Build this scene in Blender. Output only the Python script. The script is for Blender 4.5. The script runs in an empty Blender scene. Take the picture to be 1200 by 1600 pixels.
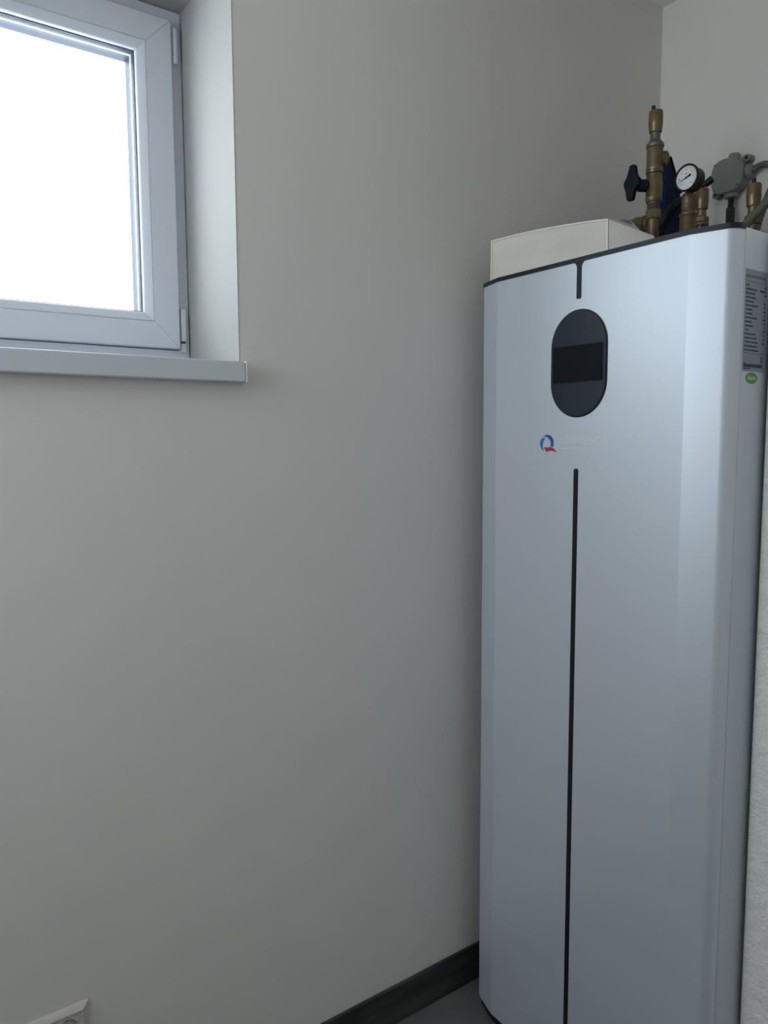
import bpy, bmesh, math, random
from mathutils import Vector, Matrix
random.seed(4)
PI = math.pi
col = bpy.context.scene.collection
sc = bpy.context.scene

# ---------------------------------------------------------------- camera
cam_data = bpy.data.cameras.new('camera'); cam = bpy.data.objects.new('camera', cam_data); col.objects.link(cam)
cam_data.sensor_fit = 'HORIZONTAL'; cam_data.sensor_width = 36.0
cam_data.lens = 1174.66 / 1200 * 36.0
rt = Vector((0.58088, 0.81397, -0.00514)); dn = Vector((0.07469, -0.05959, -0.99542)); fw = Vector((-0.81056, 0.57784, -0.09541))
cam.matrix_world = Matrix(((rt.x, -dn.x, -fw.x, 1.4351), (rt.y, -dn.y, -fw.y, -2.0466), (rt.z, -dn.z, -fw.z, 1.47), (0, 0, 0, 1)))
cam_data.clip_start = 0.02
sc.camera = cam

# ---------------------------------------------------------------- world, exposure
w = bpy.data.worlds.new('world'); sc.world = w; w.use_nodes = True
bg = w.node_tree.nodes['Background']
bg.inputs[0].default_value = (0.87, 0.93, 1.0, 1); bg.inputs[1].default_value = 8.2
sc.view_settings.view_transform = 'Standard'; sc.view_settings.look = 'None'
sc.view_settings.gamma = 1.0; sc.view_settings.use_curve_mapping = False
sc.view_settings.exposure = 0.25
sc.cycles.max_bounces = 10; sc.cycles.diffuse_bounces = 8; sc.cycles.transparent_max_bounces = 12

def portal(name, loc, rot, sx, sy):
    l = bpy.data.lights.new(name, 'AREA'); l.shape = 'RECTANGLE'; l.size = sx; l.size_y = sy
    l.cycles.is_portal = True
    o = bpy.data.objects.new(name, l); col.objects.link(o); o.location = loc; o.rotation_euler = rot

# window opening 1 (left wall) and 2 (wall behind the camera)
WY1, WY0, WZ0, WZ1 = -1.3826, -2.2826, 1.6277, 2.4166
RX0, RX1, RZ0, RZ1, RY = 0.03, 0.88, 1.40, 2.64, -3.1
portal('sky_portal', (-0.42, (WY0 + WY1) / 2, (WZ0 + WZ1) / 2), (0, -PI / 2, 0), WZ1 - WZ0, WY1 - WY0)
portal('sky_portal', ((RX0 + RX1) / 2, RY - 0.32, (RZ0 + RZ1) / 2), (PI / 2, 0, 0), RX1 - RX0, RZ1 - RZ0)

# ---------------------------------------------------------------- materials
def mat(name, c, rough=0.5, metal=0.0, spec=0.5, coat=0.0):
    m = bpy.data.materials.new(name); m.use_nodes = True
    b = m.node_tree.nodes['Principled BSDF']
    b.inputs['Base Color'].default_value = (*c, 1); b.inputs['Roughness'].default_value = rough
    b.inputs['Metallic'].default_value = metal; b.inputs['Specular IOR Level'].default_value = spec
    b.inputs['Coat Weight'].default_value = coat
    return m
def vary(m, c2, scale=5, detail=4, lo=0.35, hi=0.7, stretch=(1, 1, 1)):
    """procedural colour variation between the base colour and c2"""
    nt = m.node_tree; b = nt.nodes['Principled BSDF']; c1 = tuple(b.inputs['Base Color'].default_value)
    tc = nt.nodes.new('ShaderNodeTexCoord'); mp = nt.nodes.new('ShaderNodeMapping'); mp.inputs['Scale'].default_value = stretch
    n = nt.nodes.new('ShaderNodeTexNoise'); n.inputs['Scale'].default_value = scale; n.inputs['Detail'].default_value = detail
    r = nt.nodes.new('ShaderNodeValToRGB'); r.color_ramp.elements[0].position = lo; r.color_ramp.elements[1].position = hi
    r.color_ramp.elements[0].color = c1; r.color_ramp.elements[1].color = (*c2, 1)
    nt.links.new(tc.outputs['Object'], mp.inputs[0]); nt.links.new(mp.outputs[0], n.inputs['Vector'])
    nt.links.new(n.outputs['Fac'], r.inputs[0]); nt.links.new(r.outputs[0], b.inputs['Base Color'])
    return m
def bump(m, scale, strength, dist=0.001, detail=6, scale2=None):
    nt = m.node_tree; b = nt.nodes['Principled BSDF']
    tc = nt.nodes.new('ShaderNodeTexCoord'); n = nt.nodes.new('ShaderNodeTexNoise')
    n.inputs['Scale'].default_value = scale; n.inputs['Detail'].default_value = detail
    bp = nt.nodes.new('ShaderNodeBump'); bp.inputs['Strength'].default_value = strength; bp.inputs['Distance'].default_value = dist
    nt.links.new(tc.outputs['Object'], n.inputs['Vector'])
    h = n.outputs['Fac']
    if scale2:
        n2 = nt.nodes.new('ShaderNodeTexNoise'); n2.inputs['Scale'].default_value = scale2; n2.inputs['Detail'].default_value = 2
        nt.links.new(tc.outputs['Object'], n2.inputs['Vector'])
        mx = nt.nodes.new('ShaderNodeMath'); mx.operation = 'MULTIPLY_ADD'; mx.inputs[1].default_value = 3.0
        nt.links.new(n2.outputs['Fac'], mx.inputs[0]); nt.links.new(h, mx.inputs[2]); h = mx.outputs[0]
    nt.links.new(h, bp.inputs['Height']); nt.links.new(bp.outputs[0], b.inputs['Normal'])
    return m

M = {}
M['wall'] = bump(vary(mat('painted_plaster', (0.78, 0.755, 0.725), 0.85, spec=0.2), (0.76, 0.735, 0.705), 2.2), 140, 0.35, 0.0006, 5, 9)
M['rough_wall'] = bump(vary(mat('coarse_plaster', (0.90, 0.885, 0.86), 0.9, spec=0.2), (0.86, 0.845, 0.82), 60), 230, 1.0, 0.0035, 4, 30)
M['reveal'] = bump(mat('darkened_reveal_paint', (0.36, 0.352, 0.343), 0.8, spec=0.2), 160, 0.15, 0.0004)  # wall paint with its colour darkened to hold back the window light
M['ceiling'] = bump(mat('ceiling_paint', (0.80, 0.78, 0.74), 0.9, spec=0.2), 150, 0.2, 0.0005)
M['floor'] = bump(vary(mat('grey_floor_tile', (0.105, 0.108, 0.104), 0.55), (0.15, 0.152, 0.145), 4, 8), 60, 0.1, 0.0004)
M['grout'] = mat('grout', (0.05, 0.05, 0.05), 0.9)
M['skirting'] = bump(vary(mat('dark_skirting_tile', (0.022, 0.023, 0.024), 0.5), (0.075, 0.072, 0.066), 7, 9, 0.42, 0.75, (1, 0.5, 3)), 70, 0.2, 0.0004)
M['pvc'] = mat('white_pvc', (0.70, 0.73, 0.80), 0.38)
M['sill'] = mat('white_sill_laminate', (0.64, 0.67, 0.72), 0.35)
M['gasket'] = mat('grey_rubber_gasket', (0.035, 0.045, 0.078), 0.6)
M['spacer'] = mat('spacer_bar', (0.62, 0.64, 0.66), 0.5)
M['outer_blue_grey'] = mat('blue_grey_outer_profile', (0.030, 0.042, 0.070), 0.5, spec=0.2)  # outer ring of the sash, coloured darker than the white PVC
M['paint'] = bump(mat('silver_white_enamel', (0.60, 0.65, 0.72), 0.46, 0.42), 900, 0.05, 0.0002)
M['side_paint'] = bump(mat('silver_white_side_enamel', (0.58, 0.63, 0.69), 0.46, 0.35), 900, 0.05, 0.0002)
M['black'] = mat('satin_black_plastic', (0.006, 0.007, 0.010), 0.42, spec=0.35)
M['trim'] = mat('charcoal_trim_plastic', (0.018, 0.023, 0.033), 0.45, spec=0.25)
M['slate'] = mat('slate_plastic', (0.018, 0.026, 0.040), 0.42, spec=0.25)
M['screen'] = mat('black_glass', (0.002, 0.004, 0.008), 0.03, spec=0.3)
M['brass'] = bump(vary(mat('tarnished_brass', (0.175, 0.128, 0.064), 0.42, 0.7), (0.235, 0.178, 0.095), 40), 200, 0.1, 0.0003)
M['bronze'] = bump(vary(mat('cast_bronze', (0.155, 0.108, 0.066), 0.5, 0.6), (0.215, 0.155, 0.10), 60), 300, 0.3, 0.0004)
M['copper'] = bump(vary(mat('dull_copper', (0.14, 0.095, 0.06), 0.45, 0.65), (0.20, 0.14, 0.09), 30), 200, 0.1, 0.0003)
M['seal'] = mat('dark_red_sealant', (0.07, 0.012, 0.010), 0.6)
M['steel'] = mat('zinc_steel', (0.19, 0.18, 0.16), 0.4, 0.8)
M['handle'] = mat('dark_green_black_plastic', (0.005, 0.013, 0.019), 0.5, spec=0.2)
M['blue'] = mat('dark_blue_enamel', (0.001, 0.009, 0.055), 0.5, spec=0.15)
M['dial'] = mat('dial_white', (0.72, 0.74, 0.74), 0.4)
M['ink'] = mat('print_ink', (0.03, 0.035, 0.045), 0.6)
M['foil'] = mat('silver_label_foil', (0.25, 0.28, 0.33), 0.5)
M['green'] = mat('green_sticker', (0.10, 0.30, 0.045), 0.5)
M['white_ink'] = mat('white_ink', (0.75, 0.80, 0.75), 0.5)
M['boxgrey'] = bump(vary(mat('junction_grey_plastic', (0.255, 0.265, 0.258), 0.55, spec=0.3), (0.225, 0.235, 0.228), 20), 400, 0.1, 0.0003)
M['cable'] = mat('grey_cable_sheath', (0.10, 0.112, 0.112), 0.55)
M['conduit'] = mat('dark_grey_conduit', (0.055, 0.062, 0.064), 0.5)
M['olive'] = mat('olive_hose', (0.075, 0.088, 0.058), 0.55)
M['duct'] = bump(mat('off_white_plastic', (0.56, 0.54, 0.50), 0.5), 300, 0.05, 0.0002)
M['mesh'] = bump(vary(mat('filter_fleece', (0.74, 0.71, 0.65), 0.85), (0.64, 0.61, 0.555), 14, 5, 0.3, 0.75, (0.6, 1, 2)), 500, 0.4, 0.0006)
M['recess'] = mat('grey_recess_plastic', (0.22, 0.22, 0.21), 0.6)
M['socket'] = mat('white_socket_plastic', (0.62, 0.58, 0.565), 0.35)
M['logo_blue'] = mat('logo_blue', (0.008, 0.10, 0.42), 0.4)
M['logo_cyan'] = mat('logo_light_blue', (0.01, 0.20, 0.47), 0.4)
M['logo_red'] = mat('logo_red', (0.42, 0.03, 0.05), 0.4)
M['emboss'] = mat('pale_lettering', (0.655, 0.70, 0.72), 0.5)
def glass():
    m = bpy.data.materials.new('window_glass'); m.use_nodes = True; nt = m.node_tree; nt.nodes.clear()
    out = nt.nodes.new('ShaderNodeOutputMaterial'); mix = nt.nodes.new('ShaderNodeMixShader')
    t = nt.nodes.new('ShaderNodeBsdfTransparent'); t.inputs[0].default_value = (0.96, 0.975, 0.97, 1)
    g = nt.nodes.new('ShaderNodeBsdfGlossy'); g.inputs['Roughness'].default_value = 0.0
    fr = nt.nodes.new('ShaderNodeFresnel'); ge = nt.nodes.new('ShaderNodeNewGeometry'); ma = nt.nodes.new('ShaderNodeMath'); ma.operation = 'MULTIPLY_ADD'
    ma.inputs[1].default_value = 1/1.45-1.45; ma.inputs[2].default_value = 1.45  # same reflectance on both faces of the thin pane
    nt.links.new(ge.outputs['Backfacing'], ma.inputs[0]); nt.links.new(ma.outputs[0], fr.inputs[0])
    nt.links.new(fr.outputs[0], mix.inputs[0]); nt.links.new(t.outputs[0], mix.inputs[1]); nt.links.new(g.outputs[0], mix.inputs[2])
    nt.links.new(mix.outputs[0], out.inputs[0]); return m
M['glass'] = glass()

# ---------------------------------------------------------------- helpers
def link(name, bm, m, parent=None, smooth=40, bev=0.0, seg=2):
    me = bpy.data.meshes.new(name)
    bmesh.ops.recalc_face_normals(bm, faces=bm.faces)
    bm.to_mesh(me); bm.free()
    me.materials.append(m)
    if smooth:
        for p in me.polygons: p.use_smooth = True
        me.set_sharp_from_angle(angle=math.radians(smooth))
    o = bpy.data.objects.new(name, me); col.objects.link(o)
    if parent: o.parent = parent; o.matrix_parent_inverse = Matrix.Translation(-Vector(parent.location)) if parent.type == 'EMPTY' else Matrix.Identity(4)
    if bev:
        b = o.modifiers.new('bevel', 'BEVEL'); b.width = bev; b.segments = seg; b.limit_method = 'ANGLE'; b.angle_limit = math.radians(40)
    return o
def tag(o, label=None, cat=None, group=None, kind=None):
    if label: o['label'] = label
    if cat: o['category'] = cat
    if group: o['group'] = group
    if kind: o['kind'] = kind
    return o
def empty(name, loc, label, cat, group=None):
    o = bpy.data.objects.new(name, None); col.objects.link(o); o.location = loc; o.empty_display_size = 0.05
    return tag(o, label, cat, group)
def box(bm, x0, x1, y0, y1, z0, z1):
    v = [bm.verts.new(p) for p in ((x0,y0,z0),(x1,y0,z0),(x1,y1,z0),(x0,y1,z0),(x0,y0,z1),(x1,y0,z1),(x1,y1,z1),(x0,y1,z1))]
    for f in ((0,3,2,1),(4,5,6,7),(0,1,5,4),(1,2,6,5),(2,3,7,6),(3,0,4,7)): bm.faces.new([v[i] for i in f])
def boxes(*bs):
    bm = bmesh.new()
    for b in bs: box(bm, *b)
    return bm
def prism(bm, pts, d):
    """pts: 3d outline; d: extrusion vector"""
    d = Vector(d); a = [bm.verts.new(Vector(p)) for p in pts]; b = [bm.verts.new(Vector(p) + d) for p in pts]
    bm.faces.new(a); bm.faces.new(b[::-1]); n = len(a)
    for i in range(n): bm.faces.new((a[i], b[i], b[(i+1) % n], a[(i+1) % n]))
def frame_of(d):
    d = Vector(d).normalized(); q = Vector((0, 0, 1)).rotation_difference(d); return q.to_matrix()
def lathe(bm, prof, origin=(0,0,0), axis=(0,0,1), n=32, phase=0.0):
    """prof: (h, r) along axis"""
    R = frame_of(axis); o = Vector(origin); rings = []
    for h, r in prof:
        rings.append([bm.verts.new(o + R @ Vector((r*math.cos(phase+2*PI*i/n), r*math.sin(phase+2*PI*i/n), h))) for i in range(n)])
    for a, b in zip(rings, rings[1:]):
        for i in range(n): bm.faces.new((a[i], a[(i+1) % n], b[(i+1) % n], b[i]))
    bm.faces.new(rings[0][::-1]); bm.faces.new(rings[-1])
def tube(bm, pts, r, n=16, ribs=0, depth=0.12, steps=14):
    """smooth tube through pts (Catmull-Rom); ribs > 0: corrugated with this pitch"""
    P = [Vector(p) for p in pts]; P = [2*P[0]-P[1]] + P + [2*P[-1]-P[-2]]; C = []
    for i in range(1, len(P)-2):
        L = (P[i+1]-P[i]).length; k = max(steps, int(L / ribs * 4)) if ribs else steps
        for j in range(k):
            t = j/k; a, b, c, d = P[i-1], P[i], P[i+1], P[i+2]
            C.append(0.5*((2*b) + (c-a)*t + (2*a-5*b+4*c-d)*t*t + (3*b-a-3*c+d)*t**3))
    C.append(P[-2]); rings = []; T0 = None; up = None
    s = 0
    for i, p in enumerate(C):
        T = (C[min(i+1, len(C)-1)] - C[max(i-1, 0)]).normalized()
        if up is None: up = T.orthogonal().normalized()
        up = (up - T*up.dot(T)).normalized(); sd = T.cross(up)
        if i: s += (C[i]-C[i-1]).length
        rr = r * (1 - depth * (0.5 + 0.5*math.cos(2*PI*s/ribs))) if ribs else r
        rings.append([bm.verts.new(p + rr*(math.cos(2*PI*j/n)*up + math.sin(2*PI*j/n)*sd)) for j in range(n)])
    for a, b in zip(rings, rings[1:]):
        for i in range(n): bm.faces.new((a[i], a[(i+1) % n], b[(i+1) % n], b[i]))
    bm.faces.new(rings[0][::-1]); bm.faces.new(rings[-1])
def text_bm(s, width, height, origin, xdir, ydir, lift, bold=0.012):
    """flat lettering as a thin mesh; origin: lower left, fitted into width x height"""
    c = bpy.data.curves.new('t', 'FONT'); c.body = s; c.size = 1; c.extrude = 0; c.offset = bold; c.resolution_u = 3
    o = bpy.data.objects.new('t', c); col.objects.link(o)
    dg = bpy.context.evaluated_depsgraph_get(); dg.update()
    me = bpy.data.meshes.new_from_object(o.evaluated_get(dg))
    bpy.data.objects.remove(o); bm = bmesh.new(); bm.from_mesh(me); bpy.data.meshes.remove(me)
    xs = [v.co.x for v in bm.verts]; ys = [v.co.y for v in bm.verts]
    x0, x1, y0, y1 = min(xs), max(xs), min(ys), max(ys); X = Vector(xdir); Y = Vector(ydir); N = X.cross(Y)
    for v in bm.verts:
        v.co = Vector(origin) + X*((v.co.x-x0)/(x1-x0)*width) + Y*((v.co.y-y0)/(y1-y0)*height) + N*lift
    return bm
def ring_members(bm, prof, y0, y1, z0, z1, gap=0.0):
    """rectangular ring in the YZ plane from four mitred members; prof: (inset, x)"""
    g = gap
    def mem(f, flip):
        a = [bm.verts.new(f(i, x, 0)) for i, x in prof]; b = [bm.verts.new(f(i, x, 1)) for i, x in prof]
        bm.faces.new(a); bm.faces.new(b[::-1]); n = len(a)
        for k in range(n): bm.faces.new((a[k], b[k], b[(k+1) % n], a[(k+1) % n]))
    mem(lambda i, x, e: (x, y1-i, (z0+i+g) if e == 0 else (z1-i-g)), 0)
    mem(lambda i, x, e: (x, y0+i, (z0+i+g) if e == 0 else (z1-i-g)), 0)
    mem(lambda i, x, e: (x, (y0+i+g) if e == 0 else (y1-i-g), z0+i), 0)
    mem(lambda i, x, e: (x, (y0+i+g) if e == 0 else (y1-i-g), z1-i), 0)
    return bm

# ---------------------------------------------------------------- room shell
CH = 2.739; XR = 2.6; WT = 0.40
def struct(name, bm, m, **k): return tag(link(name, bm, m, **k), kind='structure')
SZ0 = 1.5866    # underside of the sill slab
ow = struct('wall_left', boxes((-WT, 0, WY1, 0.0, 0, CH), (-WT, 0, RY, WY0, 0, CH), (-WT, 0, WY0, WY1, 0, SZ0), (-WT, 0, WY0, WY1, WZ1, CH)), M['wall'], smooth=0)
# thin coat of reveal paint, darkened to offset the window light, with a rounded corner bead towards the room
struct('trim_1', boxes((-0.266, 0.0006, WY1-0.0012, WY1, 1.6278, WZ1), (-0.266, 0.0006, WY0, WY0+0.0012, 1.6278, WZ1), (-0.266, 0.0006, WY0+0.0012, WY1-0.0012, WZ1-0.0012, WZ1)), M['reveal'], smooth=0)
struct('wall_back', boxes((0, 0.711, 0, 0.2, 0, CH)), M['wall'], smooth=0)
wr = bmesh.new(); prism(wr, [(0.7115, -0.672, 0), (XR, -0.672, 0), (XR, 0.2, 0), (0.7115, 0.2, 0)], (0, 0, CH))
struct('wall_right', wr, M['rough_wall'], bev=0.005, seg=3, smooth=30)
struct('wall_far_right', boxes((XR, XR+0.2, RY, -0.672, 0, CH)), M['wall'], smooth=0)
struct('wall_front', boxes((-WT, RX0, RY-0.3, RY, 0, CH), (RX1, XR+0.2, RY-0.3, RY, 0, CH), (RX0, RX1, RY-0.3, RY, 0, RZ0), (RX0, RX1, RY-0.3, RY, RZ1, CH)), M['wall'], smooth=0)
struct('ceiling', boxes((-WT, XR+0.2, RY-0.3, 0.2, CH, CH+0.15)), M['ceiling'], smooth=0)
flo = struct('floor', boxes((-WT, XR+0.2, RY-0.3, 0.2, -0.1, -0.003)), M['grout'], smooth=0)
ts = 0.6; tile_me = None
for i in range(5):
    for j in range(6):
        x0 = 0.0 + i*ts; y1 = -0.0 - j*ts
        x1 = min(x0+ts, XR); y0 = max(y1-ts, RY)
        if x1-x0 < 0.02 or y1-y0 < 0.02: continue
        link('floor_tile', boxes((x0+0.001, x1-0.001, y0+0.001, y1-0.001, -0.0035, 0.0)), M['floor'], flo, smooth=0, bev=0.0006, seg=1)
# skirting tiles along the walls
BB = 0.1005
def skirt(name, segs):
    root = struct(name, boxes(segs[0]), M['skirting'], smooth=0, bev=0.0012, seg=1)
    for s in segs[1:]: link('skirting_tile', boxes(s), M['skirting'], root, smooth=0, bev=0.0012, seg=1)
skirt('baseboard_left', [(0.0, 0.009, max(RY, -0.6*k-0.599), -0.6*k-0.001, 0, BB) for k in range(0, 6)])
skirt('baseboard_back', [(0.0095, 0.60, -0.009, 0, 0, BB), (0.602, 0.7105, -0.009, 0, 0, BB)])

# ---------------------------------------------------------------- window 1
prof_fix = [(0.0012, -0.336), (0.0012, -0.268), (0.003, -0.266), (0.0255, -0.266), (0.0265, -0.268), (0.0265, -0.329), (0.052, -0.329), (0.052, -0.336)]
wb = bmesh.new(); ring_members(wb, prof_fix, WY0, WY1, WZ0+0.0225, WZ1); box(wb, -0.336, -0.266, WY0+0.0012, WY1-0.0012, WZ0, WZ0+0.0237)
win = struct('window_1', wb, M['pvc'])
SA = 0.0295
sy0, sy1, sz0, sz1 = WY0+SA, WY1-0.0285, 1.6785, 2.3872
prof_sash = [(0.0, -0.3265), (0.0, -0.2525), (0.0022, -0.250), (0.0565, -0.250), (0.0572, -0.2515), (0.0572, -0.272), (0.0695, -0.272), (0.0695, -0.3265)]
sash = link('sash', ring_members(bmesh.new(), prof_sash, sy0, sy1, sz0, sz1, 0.00035), M['pvc'], win)
link('glazing_bead', ring_members(bmesh.new(), [(0.0578, -0.271), (0.0578, -0.2515), (0.0600, -0.2508), (0.0745, -0.2580), (0.0775, -0.2620), (0.0780, -0.2685), (0.0780, -0.271)], sy0, sy1, sz0, sz1, 0.0001), M['pvc'], sash)
link('gasket', ring_members(bmesh.new(), [(0.076, -0.2745), (0.076, -0.2705), (0.0800, -0.2690), (0.0806, -0.2745)], sy0, sy1, sz0, sz1), M['gasket'], sash)
link('outer_profile', ring_members(bmesh.new(), [(0.0698, -0.3265), (0.0698, -0.3008), (0.0792, -0.3008), (0.0802, -0.3265)], sy0, sy1, sz0, sz1), M['outer_blue_grey'], sash)
link('gasket', ring_members(bmesh.new(), [(0.076, -0.3005), (0.0795, -0.3005), (0.0795, -0.2965), (0.076, -0.2965)], sy0, sy1, sz0, sz1), M['gasket'], sash)
link('gasket', ring_members(bmesh.new(), [(0.0705, -0.2864), (0.0800, -0.2864), (0.0800, -0.2772), (0.0705, -0.2772)], sy0, sy1, sz0, sz1), M['gasket'], sash)
link('spacer_bar', ring_members(bmesh.new(), [(0.0700, -0.2935), (0.0800, -0.2935), (0.0800, -0.2868), (0.0700, -0.2868)], sy0, sy1, sz0, sz1), M['spacer'], sash)
for x in (-0.2755, -0.2955):
    link('glass_pane', boxes((x-0.001, x+0.001, sy0+0.0702, sy1-0.0702, sz0+0.0702, sz1-0.0702)), M['glass'], sash, smooth=0)
# corner hinges with plastic covers, in the gap between sash and frame
hy = WY1-0.0105
h1 = bmesh.new(); lathe(h1, [(2.3005,0.0055),(2.3035,0.0075),(2.3185,0.0078),(2.3192,0.0070),(2.3200,0.0078),(2.3600,0.0078),(2.3608,0.0068),(2.3616,0.0080),(2.3740,0.0080),(2.3775,0.0060)], (-0.2605, hy-0.008, 0), n=20)
box(h1, -0.2665, -0.2605, hy-0.0155, hy-0.001, 2.304, 2.375)
tag(link('hinge', h1, M['pvc'], win), 'upper hinge with round plastic cover')
h2 = bmesh.new(); box(h2, -0.2665, -0.2535, hy-0.0145, hy-0.002, 1.6965, 1.7690); box(h2, -0.2665, -0.2555, hy-0.0145, hy-0.001, 1.6720, 1.6925)
h2o = tag(link('hinge', h2, M['pvc'], win, bev=0.002), 'lower hinge with flat plastic cover')
link('hinge_pin', boxes((-0.2600, -0.2560, hy-0.0135, hy-0.0045, 1.6920, 1.6970)), M['gasket'], h2o)
# window sill board
sb = bmesh.new()
box(sb, -0.334, 0.001, WY0+0.0005, WY1-0.0015, SZ0+0.0005, WZ0-0.0002)
sill = struct('trim_2', sb, M['sill'], smooth=0)
nose = bmesh.new(); box(nose, 0.001, 0.027, WY0-0.006, WY1+0.0008, SZ0, 1.6280)
link('sill_nosing', nose, M['sill'], sill, bev=0.003, seg=3)
link('end_cap', boxes((0.001, 0.0275, WY1+0.0010, WY1+0.0056, SZ0-0.0006, 1.6287)), M['sill'], sill, bev=0.0015)
# window 2 behind the camera: the daylight that falls on the heater's front
w2 = bmesh.new()
for a in ((RX0+0.001, RX0+0.06, RZ0+0.001, RZ1-0.001), (RX1-0.06, RX1-0.001, RZ0+0.001, RZ1-0.001), (RX0+0.06, RX1-0.06, RZ0+0.001, RZ0+0.06), (RX0+0.06, RX1-0.06, RZ1-0.06, RZ1-0.001), ((RX0+RX1)/2-0.04, (RX0+RX1)/2+0.04, RZ0+0.06, RZ1-0.06)):
    box(w2, a[0], a[1], RY-0.2, RY-0.13, a[2], a[3])
w2o = struct('window_2', w2, M['pvc'], smooth=0)
for a, b in ((RX0+0.055, (RX0+RX1)/2-0.035), ((RX0+RX1)/2+0.035, RX1-0.055)):
    link('glass_pane', boxes((a, b, RY-0.168, RY-0.164, RZ0+0.055, RZ1-0.055)), M['glass'], w2o, smooth=0)

# ---------------------------------------------------------------- water heater
HX = 0.385; YF = -0.8001; HT = 1.831
heater = empty('water_heater', (HX, -0.42, 0), 'tall silver-white heat pump water heater standing in the alcove', 'water heater')
def outline(d=0.0, yb=-0.752):
    """front shell seen from above: left seam, rounded corner, facet, flat face, facet, corner, right seam"""
    fx, sx, cy = 0.243, 0.3185, -0.778
    rr = 0.024; ccx = 0.3196-rr; a0 = math.radians(16.5)
    sx0 = ccx+rr*math.sin(a0); sy_ = YF+(sx0-fx)*math.tan(a0); ccy = sy_+rr*math.cos(a0)
    half = [(fx, YF)]
    for k in range(11):  # rounded corner, tangent to the facet
        a = a0+(PI/2-a0)*k/10; half.append((ccx+rr*math.sin(a), ccy-rr*math.cos(a)))
    half.append((0.320, yb))
    r = [(HX+x+(d if x > 0.25 else 0), y-(d if y < -0.765 else 0)) for x, y in half]
    l = [(2*HX-x, y) for x, y in r][::-1]
    return l + r
def shell(z0, z1, d=0.0, yb=-0.752, back=None):
    bm = bmesh.new(); o = outline(d, yb)
    if back is not None: o = o + [(o[-1][0], back), (o[0][0], back)]
    prism(bm, [(x, y, z0) for x, y in o], (0, 0, z1-z0)); return bm
link('front_panel', shell(0.020, HT), M['paint'], heater, smooth=14)
tag(link('top_trim', shell(HT, HT+0.0095, 0.0012), M['trim'], heater, smooth=14), 'charcoal trim strip along the top edge')
link('base_plinth', shell(0.0, 0.020, -0.004, back=-0.09), M['black'], heater, smooth=14)
for s, nm in ((-1, 'side_panel'), (1, 'side_panel')):
    x = HX + s*0.320
    link(nm, boxes((min(x, x-s*0.03), max(x, x-s*0.03), -0.7508, -0.09, 0.0205, HT+0.0045)), M['side_paint'], heater, bev=0.0012)
link('back_panel', boxes((HX-0.2898, HX+0.2898, -0.11, -0.09, 0.0205, HT)), M['side_paint'], heater, smooth=0)
link('top_panel', boxes((HX-0.2898, HX+0.2898, -0.7508, -0.1102, HT-0.02, HT+0.0095)), M['side_paint'], heater, smooth=0)
TOPZ = HT+0.0097
# black T-shaped drop below the trim, with flared shoulders
YS = YF-0.0006
cx = 0.3815; hw = 0.0062; s = bmesh.new(); pts = []
top = HT+0.001
for i in range(7):
    a = PI/2*i/6; pts.append((cx-hw-0.013+0.013*math.sin(a), top-0.013+0.013*math.cos(a)))
left = pts
bot = [(cx-hw, 1.7590), (cx-hw+0.002, 1.7570), (cx+hw-0.002, 1.7570), (cx+hw, 1.7590)]
right = [(2*cx-x, z) for x, z in left][::-1]
prism(s, [(x, YF+0.001, z) for x, z in left+bot+right], (0, -0.0018, 0))
link('logo_strip', s, M['trim'], heater, smooth=0)['label'] = 'short charcoal strip below the top trim'
s = bmesh.new(); n = 8; o = []
cx = 0.3825
for k in range(n+1): a = PI*k/n; o.append((cx+hw*math.cos(a), 1.404+0.004*math.sin(a)))
o += [(cx-hw, 0.05), (cx+hw, 0.05)]
prism(s, [(x, YF+0.001, z) for x, z in o], (0, -0.0014, 0))
link('front_groove', s, M['black'], heater, smooth=0)['label'] = 'long black vertical line down the front'
# control panel: stadium
def stadium(cx, cz, w, h, n=24):
    r = w/2; p = []
    for k in range(n+1): a = PI*k/n; p.append((cx+r*math.cos(a), cz+h/2-r+r*math.sin(a)))
    for k in range(n+1): a = PI+PI*k/n; p.append((cx+r*math.cos(a), cz-h/2+r+r*math.sin(a)))
    return p
pcx, pcz = 0.3835, 1.6253
s = bmesh.new(); prism(s, [(x, YF+0.004, z) for x, z in stadium(pcx, pcz, 0.1475, 0.2215)], (0, -0.0048, 0))
rim = link('panel_rim', s, M['black'], heater, smooth=30)
s = bmesh.new(); prism(s, [(x, YF-0.0004, z) for x, z in stadium(pcx, pcz, 0.1415, 0.2155)], (0, -0.0022, 0))
cp = link('control_panel', s, M['slate'], heater, smooth=30, bev=0.0008, seg=2)
link('display_surround', boxes((0.3165, 0.4495, YF-0.0032, YF-0.0025, 1.5855, 1.6655)), M['black'], cp, smooth=0)
link('display', boxes((0.3195, 0.4465, YF-0.0048, YF-0.0030, 1.5885, 1.6625)), M['screen'], cp, bev=0.0004, seg=1)
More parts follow.
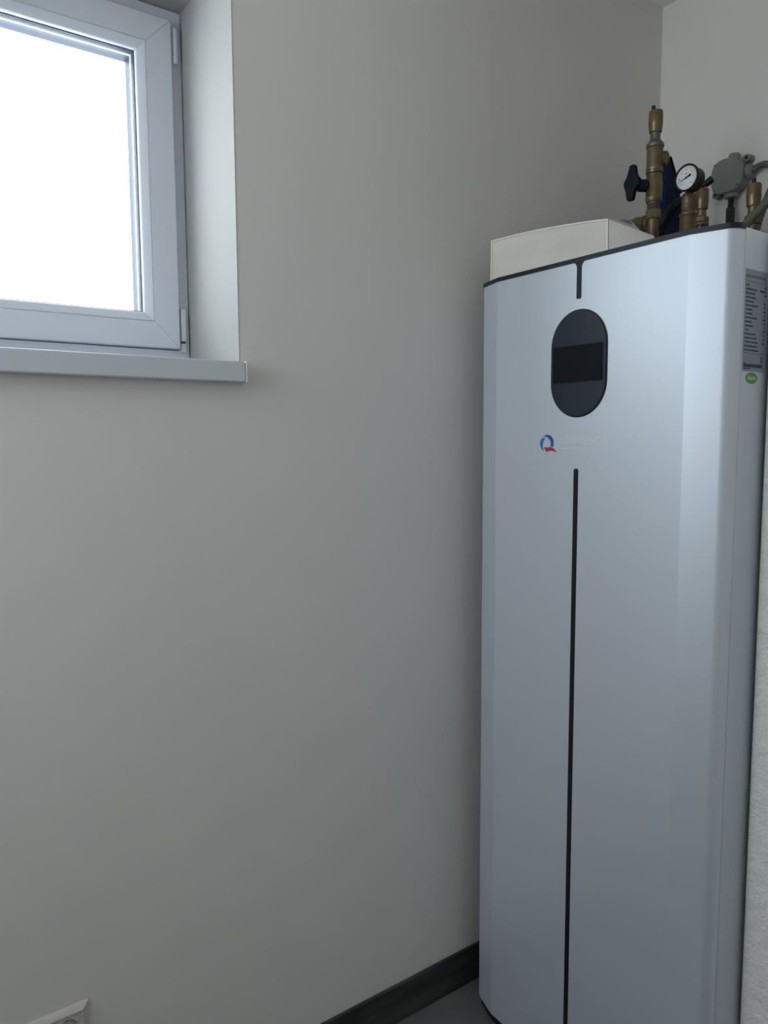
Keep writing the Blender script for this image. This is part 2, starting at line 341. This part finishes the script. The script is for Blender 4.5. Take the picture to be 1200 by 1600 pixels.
# emblem: blue ring of two sweeps with a red tail
def em(zx, zy): return (0.2804+(zx-78)/257*0.0503, 1.4795-(zy-85)/260*0.0372)
emb = bpy.data.objects.new('emblem', None); col.objects.link(emb); emb.parent = heater; emb.location = (0, 0, 0); emb.matrix_parent_inverse = Matrix.Translation(-Vector(heater.location))
def flat(name, pts, m, parent, lift=0.0006):
    b = bmesh.new(); prism(b, [(x, YF+0.0003, z) for x, z in pts], (0, -lift-0.0003, 0)); return link(name, b, m, parent, smooth=0)
def sweep(pts): return [em(*p) for p in pts]
top_arc = [(120,113),(140,98),(165,88),(195,84),(225,92),(250,110),(268,138),(280,170),(284,205),(282,240),(272,272),(252,262),(228,262),(238,238),(238,205),(228,175),(212,150),(192,130),(170,120),(145,116)]
left_arc = [(162,142),(140,132),(116,132),(98,148),(84,178),(78,215),(82,250),(94,285),(114,315),(142,338),(134,308),(126,275),(124,240),(128,205),(138,175)]
tail = [(140,266),(160,276),(185,278),(215,272),(245,272),(272,284),(296,305),(335,347),(300,340),(270,330),(240,328),(205,340),(172,346),(160,320),(148,295)]
def offset(pts, d):
    c = Vector((sum(p[0] for p in pts)/len(pts), sum(p[1] for p in pts)/len(pts))); out = []; n = len(pts)
    ar = sum(pts[i][0]*pts[(i+1) % n][1]-pts[(i+1) % n][0]*pts[i][1] for i in range(n)); sgn = 1 if ar > 0 else -1
    for i in range(n):
        a = Vector(pts[i-1]); b = Vector(pts[(i+1) % n]); t = (b-a).normalized(); out.append((pts[i][0]+sgn*d*t.y, pts[i][1]-sgn*d*t.x))
    return out
for nm, p, m in (('upper_sweep', top_arc, 'logo_blue'), ('left_sweep', left_arc, 'logo_cyan'), ('red_tail', tail, 'logo_red')):
    q = flat(nm, sweep(p), M[m], emb, 0.0006)
    r = flat('sweep_border', sweep(offset(p, 9)), M['emboss'], emb, 0.0003)
b = text_bm('UNIVENTA', 0.121, 0.0165, (0.3435, YF, 1.4585), (1,0,0), (0,0,1), 0.0004)
link('lettering', b, M['emboss'], heater, smooth=0)
b = text_bm('®', 0.0055, 0.0055, (0.4665, YF, 1.4720), (1,0,0), (0,0,1), 0.0004)
link('lettering', b, M['emboss'], heater, smooth=0)
b = bmesh.new(); x = 0.3435
while x < 0.468:
    wd = random.choice((0.0014, 0.0020, 0.0024)); box(b, x, x+wd, YF-0.0003, YF+0.0002, 1.4490, 1.4530); x += wd+random.choice((0.0007, 0.0007, 0.0022))
link('tagline_print', b, M['emboss'], heater, smooth=0)['kind'] = 'stuff'
# rating label on the right side, print and barcode
XS = HX+0.320
ly0, ly1, lz0, lz1 = -0.7465, -0.6725, 1.5885, 1.7662
lab = link('rating_label', boxes((XS-0.0002, XS+0.0004, ly0, ly1, lz0, lz1)), M['foil'], heater, smooth=0); lab['label'] = 'silver rating label with dark print'
XL = XS+0.0006
pr = text_bm('MULTI POSITION WATER TANK', 0.064, 0.0050, (XL-0.0001, ly0+0.005, 1.7515), (0,1,0), (0,0,1), 0.0)
box(pr, XS, XL, ly0+0.005, ly1-0.004, 1.7450, 1.7456)
z = 1.7375; k = 0
lens_ = [5, 24, 20, 22, 18, 28, 15, 16, 26, 16, 18, 9, 25, 28, 30, 30, 33]
vals = [3, 14, 3, 0, 3, 3, 4, 3, 5, 3, 2, 4, 4, 3, 4, 0, 0]
for L, v in zip(lens_, vals):
    y = ly0+0.004; e = y+L*0.00145
    while y < e:
        wd = random.choice((0.0009, 0.0012, 0.0018)); box(pr, XS, XL, y, y+wd, z, z+0.0026); y += wd+random.choice((0.0003, 0.0003, 0.0010))
    e2 = ly1-0.004; y = e2-v*0.0015
    while y < e2:
        wd = random.choice((0.0009, 0.0013)); box(pr, XS, XL, y, y+wd, z-0.0003, z+0.0023); y += wd+0.0004
    z -= 0.00705
box(pr, XS, XL, ly0+0.004, ly1-0.004, 1.6205, 1.6210)
# bin symbol
bx = ly1-0.010
box(pr, XS, XL, bx-0.0035, bx+0.0035, 1.6155, 1.6163); box(pr, XS, XL, bx-0.0030, bx-0.0020, 1.6085, 1.6150); box(pr, XS, XL, bx+0.0020, bx+0.0030, 1.6085, 1.6150); box(pr, XS, XL, bx-0.0028, bx+0.0028, 1.6080, 1.6087); box(pr, XS, XL, bx-0.0035, bx+0.0035, 1.6052, 1.6068)
y = ly0+0.0045
while y < ly1-0.008:
    wd = random.choice((0.0005, 0.0010, 0.0015, 0.0020)); box(pr, XS, XL, y, y+wd, 1.5960, 1.6020); y += wd+random.choice((0.0005, 0.0008))
box(pr, XS, XL, ly0+0.004, ly0+0.012, 1.6030, 1.6045)
y = ly0+0.004
for _ in range(12): box(pr, XS, XL, y, y+0.0014, 1.5925, 1.5947); y += 0.0021
po = link('label_print', pr, M['ink'], lab, smooth=0); po['kind'] = 'stuff'
b = bmesh.new(); lathe(b, [(-0.0002, 0.0103), (0.0005, 0.0103)], (XS, -0.7135, 1.5772), (1,0,0), 32)
for v in b.verts: v.co.y = -0.7135+(v.co.y+0.7135)*1.9
st = link('round_sticker', b, M['green'], heater, smooth=0); st['label'] = 'small green oval sticker under the label'
link('lettering', text_bm('RoHS', 0.025, 0.0062, (XS, -0.7260, 1.5741), (0,1,0), (0,0,1), 0.0008), M['white_ink'], st, smooth=0)

# ---------------------------------------------------------------- filter hood on top of the heater
A = Vector((0.0716,-0.7520,1.945)); B = Vector((0.3482,-0.6696,1.945)); A0 = Vector((0.0660,-0.7480,TOPZ+0.0002)); B0 = Vector((0.3500,-0.6690,TOPZ+0.0002))
R = Vector((0.3107,-0.5436,1.972)); L = Vector((0.036,-0.6260,1.965)); Mm = Vector((0.3657,-0.580,1.9305)); T = Vector((0.4146,-0.600,1.9059))
T0 = Vector((0.440,-0.602,TOPZ+0.0002)); R0 = Vector((0.300,-0.520,TOPZ+0.0002)); L0 = Vector((0.034,-0.6180,TOPZ+0.0002))
hood = empty('filter_hood', (0.22, -0.64, TOPZ), 'off-white plastic hood with a pale filter mat on the heater top', 'air filter')
b = bmesh.new()
Md = (A+B)/2 + Vector((0,0,0.0055)); Mm2 = (Mm+T)/2 + Vector((-0.004,0.0,-0.004)); Ct = (R+L)/2+Vector((0,0,0.004))
V = {k: b.verts.new(v) for k, v in dict(A=A,B=B,A0=A0,B0=B0,R=R,L=L,Mm=Mm,T=T,T0=T0,R0=R0,L0=L0,Md=Md,M2=Mm2,Ct=Ct).items()}
for f in (('B','Mm','R'),('B','M2','Mm'),('B','T','M2'),('B','T0','T'),('B','B0','T0'),('A','Md','Ct','L'),('Md','B','R','Ct'),('A','L','L0','A0'),('L','Ct','R','R0','L0'),('R','Mm','M2','T','T0','R0'),('A0','L0','R0','T0','B0'),('A','A0','B0','B','Md')):
    b.faces.new([V[k] for k in f])
link('housing', b, M['duct'], hood, smooth=50, bev=0.0015)
# thin raised frame around the front opening, following its slightly bowed top
u = (B-A).normalized(); nrm = Vector((u.y, -u.x, 0))
arc = [A.lerp(B, t) + Vector((0,0,0.0055*4*t*(1-t))) for t in [i/12 for i in range(13)]]
outer = [A0.copy()] + arc + [B0.copy()]
cen = (A+B+A0+B0)/4
def inset(p, d):
    s_ = (p-cen).dot(u); q = p - u*math.copysign(d, s_); q.z = p.z-d if p.z > cen.z else p.z+d*0.2; return q
b = bmesh.new(); inn = []
for p in outer:
    s_ = (p-cen).dot(u); hwid = (B-A).length/2
    k = max(-1, min(1, s_/hwid)); q = p - u*k*0.0032; q = q.copy(); q.z = p.z - (0.0032 if p.z > cen.z else -0.0004); inn.append(q)
n = len(outer)
for i in range(n-1):
    f_ = [b.verts.new(v) for v in (outer[i]+nrm*0.0035, outer[i+1]+nrm*0.0035, inn[i+1]+nrm*0.0035, inn[i]+nrm*0.0035)]
    g_ = [b.verts.new(v) for v in (outer[i]-nrm*0.003, outer[i+1]-nrm*0.003, inn[i+1]-nrm*0.003, inn[i]-nrm*0.003)]
    b.faces.new(f_); b.faces.new(g_[::-1])
    for j in range(4): b.faces.new((f_[j], f_[(j+1) % 4], g_[(j+1) % 4], g_[j]))
link('front_rim', b, mat('white_plastic_rim', (0.78, 0.775, 0.745), 0.45), hood, smooth=0)
b = bmesh.new(); mp = [p + nrm*0.0008 for p in inn]; prism(b, mp, nrm*0.0006)
mo = link('filter_mat', b, M['mesh'], hood, smooth=0)
# grey gusset at the top back corner
def on_side(p, k=0.0025): return Vector(p)
g = [B.lerp(R, 0.42)*0.92+Mm*0.08, B.lerp(R, 0.93)*0.94+Mm*0.06, B.lerp(R, 0.72)*0.5+Mm*0.5]
nn = (R-B).cross(Mm-B).normalized(); nn = nn if nn.x > 0 or nn.z > 0 else -nn
b = bmesh.new(); prism(b, [p + nn*0.0002 for p in g], nn*0.0007)
link('corner_gusset', b, M['recess'], hood, smooth=0)

# ---------------------------------------------------------------- tall brass stack with ball valve and air vent
SX, SY = 0.2836, -0.42
def zc(pts, cz): return [(h-cz, r) for h, r in pts]
st = empty('brass_pipe_stack', (SX, SY, TOPZ), 'tallest brass pipe stack with a black winged valve handle and an air vent on top', 'pipe')
def lat(name, prof, m, parent, x, y, n=32, phase=0.0, smooth=35, axis=(0,0,1)):
    b = bmesh.new(); lathe(b, prof, (x, y, 0), axis, n, phase); return link(name, b, m, parent, smooth=smooth)
lat('pipe', [(TOPZ, 0.0142), (2.024, 0.0142)], M['copper'], st, SX, SY)
lat('union_nut', [(1.998, 0.0158), (2.000, 0.0182), (2.0195, 0.0182), (2.0215, 0.0160)], M['brass'], st, SX, SY, 8, PI/8, 20)
lat('threaded_collar', [(2.0216, 0.0140), (2.0240, 0.0156), (2.0262, 0.0140), (2.0290, 0.0156), (2.0315, 0.0140), (2.0340, 0.0156), (2.0390, 0.0150)], M['steel'], st, SX, SY)
lat('valve_body', [(2.0385, 0.0178), (2.0400, 0.0186), (2.0480, 0.0200), (2.0500, 0.0190), (2.0850, 0.0196), (2.0880, 0.0180), (2.1030, 0.0184), (2.1050, 0.0170)], M['brass'], st, SX, SY)
lat('joint_ring', [(2.1050, 0.0182), (2.1060, 0.0200), (2.1100, 0.0203), (2.1110, 0.0190), (2.1135, 0.0203), (2.1175, 0.0200), (2.1190, 0.0186)], M['steel'], st, SX, SY)
b = bmesh.new(); lathe(b, [(2.1185, 0.0186), (2.1630, 0.0188), (2.1650, 0.0180)], (SX, SY, 0)); lathe(b, [(0.0, 0.0150), (0.021, 0.0155), (0.0225, 0.0180), (0.0285, 0.0180)], (SX, SY, 2.137), (0.45, 0.75, 0.12), 20)
link('tee_fitting', b, M['bronze'], st, smooth=35)
lat('reducer', [(2.1640, 0.0185), (2.1655, 0.0205), (2.1730, 0.0205), (2.1750, 0.0188), (2.1840, 0.0120), (2.1850, 0.0118), (2.2040, 0.0118)], M['steel'], st, SX, SY)
vent = lat('air_vent', [(2.1990, 0.0120), (2.2005, 0.0145), (2.2020, 0.0148), (2.2200, 0.0165), (2.2225, 0.0170), (2.2245, 0.0166), (2.2460, 0.0163), (2.2495, 0.0150), (2.2500, 0.0120)], M['brass'], st, SX, SY)
lat('vent_cap', [(2.2500, 0.0040), (2.2515, 0.0048), (2.2620, 0.0046), (2.2630, 0.0035)], M['black'], vent, SX-0.0050, SY-0.003, 14)
# winged handle
b = bmesh.new(); hp = [(165,612),(172,606),(196,606),(202,615),(212,680),(222,706),(234,718),(234,768),(216,790),(202,806),(192,872),(186,880),(154,880),(148,872),(138,806),(126,765),(121,745),(127,722),(146,690)]
prism(b, [(0.2510+(x-172)/5*0.0019, -0.470, 2.0835-(y-745)/5*0.00150) for x, y in hp], (0, 0.013, 0))
hd = link('handle', b, M['handle'], st, smooth=30, bev=0.0022, seg=2)
b = bmesh.new(); lathe(b, [(0, 0.0120), (0.010, 0.0115), (0.011, 0.0145), (0.030, 0.0145), (0.034, 0.0110), (0.040, 0.0100)], (0.2560, -0.4600, 2.0790), (0.55, 0.75, -0.06), 20)
link('handle_stem', b, M['handle'], hd, smooth=35)
# side outlet with union and red sealant
ax = Vector((-0.93, 0.16, 0.20)).normalized()
b = bmesh.new(); o_ = Vector((SX-0.002, SY, 1.9900))
lathe(b, [(0.004, 0.0180), (0.0165, 0.0200), (0.0250, 0.0200), (0.036, 0.0155), (0.039, 0.014)], o_, ax, 28)
br = link('side_outlet', b, M['bronze'], st, smooth=35)
b = bmesh.new(); lathe(b, [(0.0125, 0.0203), (0.0150, 0.0207), (0.0165, 0.0203)], o_, ax, 28); link('sealant_ring', b, M['seal'], br, smooth=35)
b = bmesh.new(); lathe(b, [(0.0355, 0.0158), (0.0365, 0.0162), (0.0385, 0.0155)], o_, ax, 28); link('sealant_ring', b, M['seal'], br, smooth=35)
b = bmesh.new(); lathe(b, [(0.0385, 0.0150), (0.0400, 0.0168), (0.0570, 0.0168), (0.0585, 0.0150)], o_, ax, 8, 0.3); link('union_nut', b, M['brass'], br, smooth=20)
b = bmesh.new(); lathe(b, [(0.058, 0.010), (0.059, 0.0115), (0.0720, 0.0115), (0.0735, 0.0100)], o_, ax, 20); link('pipe_stub', b, M['copper'], br, smooth=35)

# ---------------------------------------------------------------- blue housing behind the stack
b = bmesh.new()
yz = [(-0.262, TOPZ), (-0.262, 2.170), (-0.258, 2.192), (-0.246, 2.199), (-0.198, 2.118), (-0.186, 2.085), (-0.186, TOPZ)]
prism(b, [(0.186, y, z) for y, z in yz], (0.022, 0, 0))
blu = link('blue_housing', b, M['blue'], None, smooth=0, bev=0.0015)
tag(blu, 'dark blue flat housing with a slanted top, between the tall brass stack and the gauge', 'housing')
b = bmesh.new()
edge = [(-0.2600, 2.180), (-0.256, 2.196), (-0.246, 2.2015), (-0.196, 2.119)]
for a, c in zip(edge, edge[1:]):
    d = Vector((0, c[0]-a[0], c[1]-a[1])).normalized(); nr = Vector((0, d.z, -d.y)); nr = nr if nr.z > 0 or nr.y > 0 else -nr
    v = [Vector((0.1845, *a)), Vector((0.1845, *c)), Vector((0.1845, *c))-Vector((0, d.z, -d.y))*0.003, Vector((0.1845, *a))-Vector((0, d.z, -d.y))*0.003]
    prism(b, v, (0.0255, 0, 0))
link('edge_trim', b, M['black'], blu, smooth=0)
b = bmesh.new(); tube(b, [(0.236, -0.33, TOPZ+0.004), (0.238, -0.33, 1.93), (0.243, -0.33, 1.990), (0.260, -0.330, 2.022), (0.285, -0.330, 2.046), (0.298, -0.310, 2.055), (0.290, -0.278, 2.035), (0.275, -0.255, 1.98), (0.268, -0.250, 1.93), (0.268, -0.250, TOPZ+0.004)], 0.0135, 18)
tag(link('insulated_hose', b, M['black'], None, smooth=60), 'black insulated hose curving up in front of the blue housing', 'hose')

# ---------------------------------------------------------------- pressure gauge
gx, gy = 0.3775, -0.42
ga = empty('pressure_gauge', (gx, gy, TOPZ), 'round black-rimmed pressure gauge with white dial on a bronze fitting', 'gauge')
lat('pipe', [(TOPZ, 0.0185), (1.982, 0.0185), (1.984, 0.0175)], M['copper'], ga, gx, gy)
lat('fitting', [(1.9835, 0.0180), (1.9850, 0.0200), (1.9890, 0.0200), (1.9905, 0.0160), (1.9960, 0.0145), (1.9975, 0.0160), (2.0000, 0.0160), (2.0015, 0.0145), (2.0045, 0.0160), (2.0070, 0.0160), (2.0090, 0.0140), (2.0120, 0.0155), (2.0270, 0.0155), (2.0330, 0.0142), (2.0360, 0.0100)], M['bronze'], ga, gx, gy)
lat('nipple', [(2.0350, 0.0092), (2.0500, 0.0092)], M['brass'], ga, gx, gy, 6)
gc = (0.3905, -0.4480, 2.0610)
b = bmesh.new(); lathe(b, [(-0.0300, 0.020), (-0.0285, 0.0265), (-0.0020, 0.0272), (-0.0010, 0.0300), (0.0035, 0.0305), (0.0050, 0.0295), (0.0050, 0.0262), (0.0020, 0.0255)], gc, (0,-1,0), 48)
for v in b.verts: pass
case = link('gauge_case', b, M['black'], ga, smooth=35)
b = bmesh.new(); lathe(b, [(0.0015, 0.0256), (0.0032, 0.0256)], gc, (0,-1,0), 48)
dial = link('dial', b, M['dial'], ga, smooth=0)
YD = gc[1]-0.0034
b = bmesh.new()
def stroke(b, x0, z0, x1, z1, w0, w1, y=YD):
    d = Vector((x1-x0, 0, z1-z0)).normalized(); s_ = Vector((d.z, 0, -d.x))
    p0 = Vector((x0, y, z0)); p1 = Vector((x1, y, z1)); prism(b, [p0-s_*w0, p1-s_*w1, p1+s_*w1, p0+s_*w0], (0, -0.0003, 0))
for k in range(26):
    a = math.radians(225-270*k/25); r0 = 0.0205 if k % 5 == 0 else 0.0218
    stroke(b, gc[0]+r0*math.cos(a), gc[2]+r0*math.sin(a), gc[0]+0.0240*math.cos(a), gc[2]+0.0240*math.sin(a), 0.0003, 0.0003)
link('scale_marks', b, M['ink'], dial, smooth=0)['kind'] = 'stuff'
for k, s_ in enumerate(('0', '1', '2', '3', '4', '5', '6')):
    a = math.radians(225-270*k/6); ww = 0.0024
    link('numeral', text_bm(s_, ww, 0.0038, (gc[0]+0.0172*math.cos(a)-ww/2, YD, gc[2]+0.0172*math.sin(a)-0.0019), (1,0,0), (0,0,1), 0.0003), M['ink'], dial, smooth=0)
link('numeral', text_bm('bar', 0.0060, 0.0036, (gc[0]-0.003, YD, gc[2]+0.0080), (1,0,0), (0,0,1), 0.0003), M['ink'], dial, smooth=0)
b = bmesh.new(); an = math.radians(200)
stroke(b, gc[0]-0.008*math.cos(an), gc[2]-0.008*math.sin(an), gc[0]+0.0215*math.cos(an), gc[2]+0.0215*math.sin(an), 0.0014, 0.00035, YD-0.0012)
lathe(b, [(0, 0.0022), (0.001, 0.0018)], (gc[0], YD-0.0010, gc[2]), (0,-1,0), 16)
stroke(b, gc[0]-0.012*math.cos(an), gc[2]-0.012*math.sin(an), gc[0]-0.006*math.cos(an), gc[2]-0.006*math.sin(an), 0.0030, 0.0016, YD-0.0012)
link('needle', b, M['black'], dial, smooth=0)
b = bmesh.new(); tube(b, [(gc[0]+0.008, gc[1]+0.004, gc[2]-0.026), (gc[0]+0.009, gc[1]+0.004, gc[2]-0.034), (gc[0]+0.009, gc[1]+0.004, gc[2]-0.042)], 0.0009, 8)
link('seal_wire', b, M['black'], ga, smooth=60)

# ---------------------------------------------------------------- two more air vents
def vent_thing(x, y, zt, label, tilt_cap, tee):
    """zt: top of brass drum"""
    t = empty('air_vent', (x, y, TOPZ), label, 'valve', 'small brass air vents on the heater top')
    z = zt
    dr = lat('vent_drum', [(z-0.0495, 0.0125), (z-0.0480, 0.0145), (z-0.0280, 0.0158), (z-0.0262, 0.0164), (z-0.0240, 0.0158), (z-0.0030, 0.0157), (z, 0.0140)], M['brass'], t, x, y)
    lat('neck', [(z-0.0660, 0.0115), (z-0.0490, 0.0110)], M['brass'], t, x, y)
    lat('hex_nut', [(z-0.0800, 0.0150), (z-0.0785, 0.0178), (z-0.0690, 0.0178), (z-0.0655, 0.0130)], M['bronze'], t, x, y, 6, 0.4, 20)
    lat('threaded_collar', [(z-0.0885, 0.0160), (z-0.0870, 0.0175), (z-0.0830, 0.0180), (z-0.0800, 0.0165)], M['bronze'], t, x, y)
    lat('pipe', [(TOPZ, 0.0125), (z-0.0880, 0.0125)], M['copper'], t, x, y)
    if tee:
        b = bmesh.new(); lathe(b, [(0.004, 0.0100), (0.020, 0.0100), (0.021, 0.0125), (0.030, 0.0125)], (x, y, z-0.105), (0.35, 0.8, -0.35), 20); link('side_outlet', b, M['copper'], t, smooth=35)
    b = bmesh.new()
    if tilt_cap: lathe(b, [(-0.012, 0.004), (0.004, 0.0045), (0.005, 0.0085), (0.024, 0.0085), (0.025, 0.0070)], (x+0.006, y-0.004, z+0.006), (0.80, 0.05, 0.40), 16)
    else: lathe(b, [(z, 0.0042), (z+0.001, 0.0046), (z+0.0115, 0.0046), (z+0.0125, 0.0035)], (x-0.001, y, 0), (0,0,1), 14)
    link('vent_cap', b, M['black'], dr, smooth=35)
vent_thing(0.3358, -0.30, 2.0775, 'brass air vent with a tilted black cap, right behind the pressure gauge', True, False)
vent_thing(0.4945, -0.35, 2.0377, 'rightmost brass air vent with an upright black cap, beside the olive hose', False, True)

# ---------------------------------------------------------------- junction box on the back wall
jx, jz = 0.2480, 2.1835
jb = empty('junction_box', (jx, 0.0, jz), 'grey plastic junction box with rounded lid mounted on the alcove back wall', 'junction box')
b = bmesh.new(); lathe(b, [(0.001, 0.0440), (0.004, 0.0460), (0.036, 0.0470)], (jx, 0, jz), (0,-1,0), 40)
link('box_body', b, M['boxgrey'], jb, smooth=35)
b = bmesh.new(); pts = []
for k in range(40):
    a = 2*PI*k/40; c_, s_ = math.cos(a), math.sin(a); r = 0.0455/((abs(c_)**3.2+abs(s_)**3.2)**(1/3.2)); pts.append((jx+r*c_*1.0, -0.0362, jz+r*s_))
prism(b, pts, (0, -0.0130, 0))
lid = link('lid', b, M['boxgrey'], jb, smooth=35, bev=0.0035, seg=3)
for sx_, sz_ in ((-1,1),(1,1),(1,-1),(-1,-1)):
    b = bmesh.new(); lathe(b, [(0.0490, 0.0040), (0.0500, 0.0040), (0.0505, 0.0034)], (jx+sx_*0.0335, 0, jz+sz_*0.0335), (0,-1,0), 16); sc_ = link('screw', b, M['boxgrey'], lid, smooth=35)
    b = bmesh.new(); lathe(b, [(0.0500, 0.0019), (0.0508, 0.0019)], (jx+sx_*0.0335, 0, jz+sz_*0.0335), (0,-1,0), 10)
    link('screw_hole', b, M['black'], lid, smooth=35)
def gland(name, o, ax, prof, m='boxgrey', n=20):
    b = bmesh.new(); lathe(b, prof, o, ax, n); return link(name, b, M[m], jb, smooth=35)
gp = [(0.030, 0.0155), (0.050, 0.0150), (0.0565, 0.0145), (0.0590, 0.0120)]
gland('cable_entry', (jx+0.004, -0.024, jz), (0.05,0,1), gp)
gland('cable_entry', (jx+0.002, -0.024, jz), (0,0,-1), [(0.030, 0.0165), (0.047, 0.0160), (0.0475, 0.0185), (0.0555, 0.0180), (0.0580, 0.0120)])
gland('cable_entry', (jx, -0.024, jz), (1,0,0.02), [(0.030, 0.0155), (0.046, 0.0150), (0.0465, 0.0180), (0.0570, 0.0175), (0.0620, 0.0110)])
for sx_, sz_ in ((1, 1), (-1, -1)):
    b = bmesh.new(); c_ = Vector((jx+sx_*0.0430, -0.012, jz+sz_*0.0380))
    lathe(b, [(-0.006, 0.0100), (0.016, 0.0095)], c_, (0,-1,0), 20)
    lg = link('mounting_lug', b, M['boxgrey'], jb, smooth=35)
    b = bmesh.new(); lathe(b, [(0.0155, 0.0045), (0.0166, 0.0045)], c_, (0,-1,0), 14); link('screw_hole', b, M['black'], lg, smooth=35)
# conduit from the box down to the heater, corrugated, with the black cable at its top
b = bmesh.new(); tube(b, [(0.2600, -0.045, TOPZ+0.006), (0.2600, -0.045, 1.95), (0.2570, -0.038, 2.05), (0.2525, -0.030, 2.097)], 0.0118, 18, 0.0048, 0.25)
cd = tag(link('corrugated_conduit', b, M['conduit'], None, smooth=60), 'dark grey corrugated conduit rising from the heater to the junction box', 'conduit')
b = bmesh.new(); tube(b, [(0.2525, -0.030, 2.090), (0.2510, -0.026, 2.11), (0.2502, -0.025, 2.1262)], 0.0078, 16)
link('inner_cable', b, M['black'], cd, smooth=60)
# cable from the box's right entry that loops out of frame
b = bmesh.new(); tube(b, [(0.3100, -0.024, 2.1850), (0.325, -0.024, 2.190), (0.350, -0.032, 2.186), (0.378, -0.05, 2.160), (0.398, -0.09, 2.11), (0.400, -0.13, 2.05), (0.396, -0.16, 1.97), (0.394, -0.17, TOPZ+0.010)], 0.0088, 18)
tag(link('grey_cable', b, M['cable'], None, smooth=60), 'smooth grey cable arching out of the right side of the junction box', 'cable')
# olive corrugated hose in front of the right-hand vent
b = bmesh.new(); tube(b, [(0.520, -0.46, TOPZ+0.012), (0.522, -0.46, 1.875), (0.533, -0.46, 1.912), (0.5555, -0.46, 1.9345), (0.5760, -0.46, 1.950), (0.592, -0.455, 1.975), (0.600, -0.44, 2.01), (0.600, -0.40, 2.03), (0.598, -0.34, 2.01), (0.597, -0.30, 1.95), (0.597, -0.29, TOPZ+0.012)], 0.0100, 18, 0.0034, 0.07)
tag(link('corrugated_hose', b, M['olive'], None, smooth=60), 'olive green corrugated hose crossing in front of the rightmost vent', 'hose')

# ---------------------------------------------------------------- double wall socket, bottom left
ey1, ez1 = -1.7305, 0.4025; ew, eh = 0.152, 0.081
so = empty('double_socket', (0.0, ey1-ew/2, ez1-eh/2), 'white double power socket low on the left wall', 'socket')
b = bmesh.new(); ring_members(b, [(0.0, 0.0002), (0.0, 0.0030), (0.0010, 0.0042), (0.0112, 0.0100), (0.0122, 0.0100), (0.0128, 0.0088), (0.0128, 0.0002)], ey1-ew, ey1, ez1-eh, ez1)
link('cover_frame', b, M['socket'], so, smooth=35)
for k in (0, 1):
    yc = ey1-0.0405-k*0.071; zc_ = ez1-eh/2
    b = bmesh.new(); n = 40; hwd = 0.0272 if k == 0 else 0.0272
    sq = []; ci = []; bt = []
    for i in range(n):
        a = 2*PI*i/n; c_, s_ = math.cos(a), math.sin(a); m_ = 1/max(abs(c_), abs(s_))
        sq.append(b.verts.new((0.0078, yc+0.0276*c_*m_, zc_+0.0276*s_*m_)))
        ci.append(b.verts.new((0.0082, yc+0.0205*c_, zc_+0.0205*s_))); bt.append(b.verts.new((0.0006, yc+0.0198*c_, zc_+0.0198*s_)))
    for i in range(n):
        j = (i+1) % n; b.faces.new((sq[i], sq[j], ci[j], ci[i])); b.faces.new((ci[i], ci[j], bt[j], bt[i]))
    b.faces.new(bt); ins = link('socket_insert', b, M['socket'], so, smooth=35)
    for d in (-0.0095, 0.0095):
        b = bmesh.new(); lathe(b, [(0.0006, 0.0025), (0.0012, 0.0025)], (0, yc+d, zc_), (1,0,0), 12); link('pin_hole', b, M['black'], ins, smooth=0)
    for d in (-1, 1):
        link('earth_clip', boxes((0.0008, 0.0070, yc-0.002, yc+0.002, zc_+d*0.0180-0.001, zc_+d*0.0180+0.001)), M['steel'], ins, smooth=0)
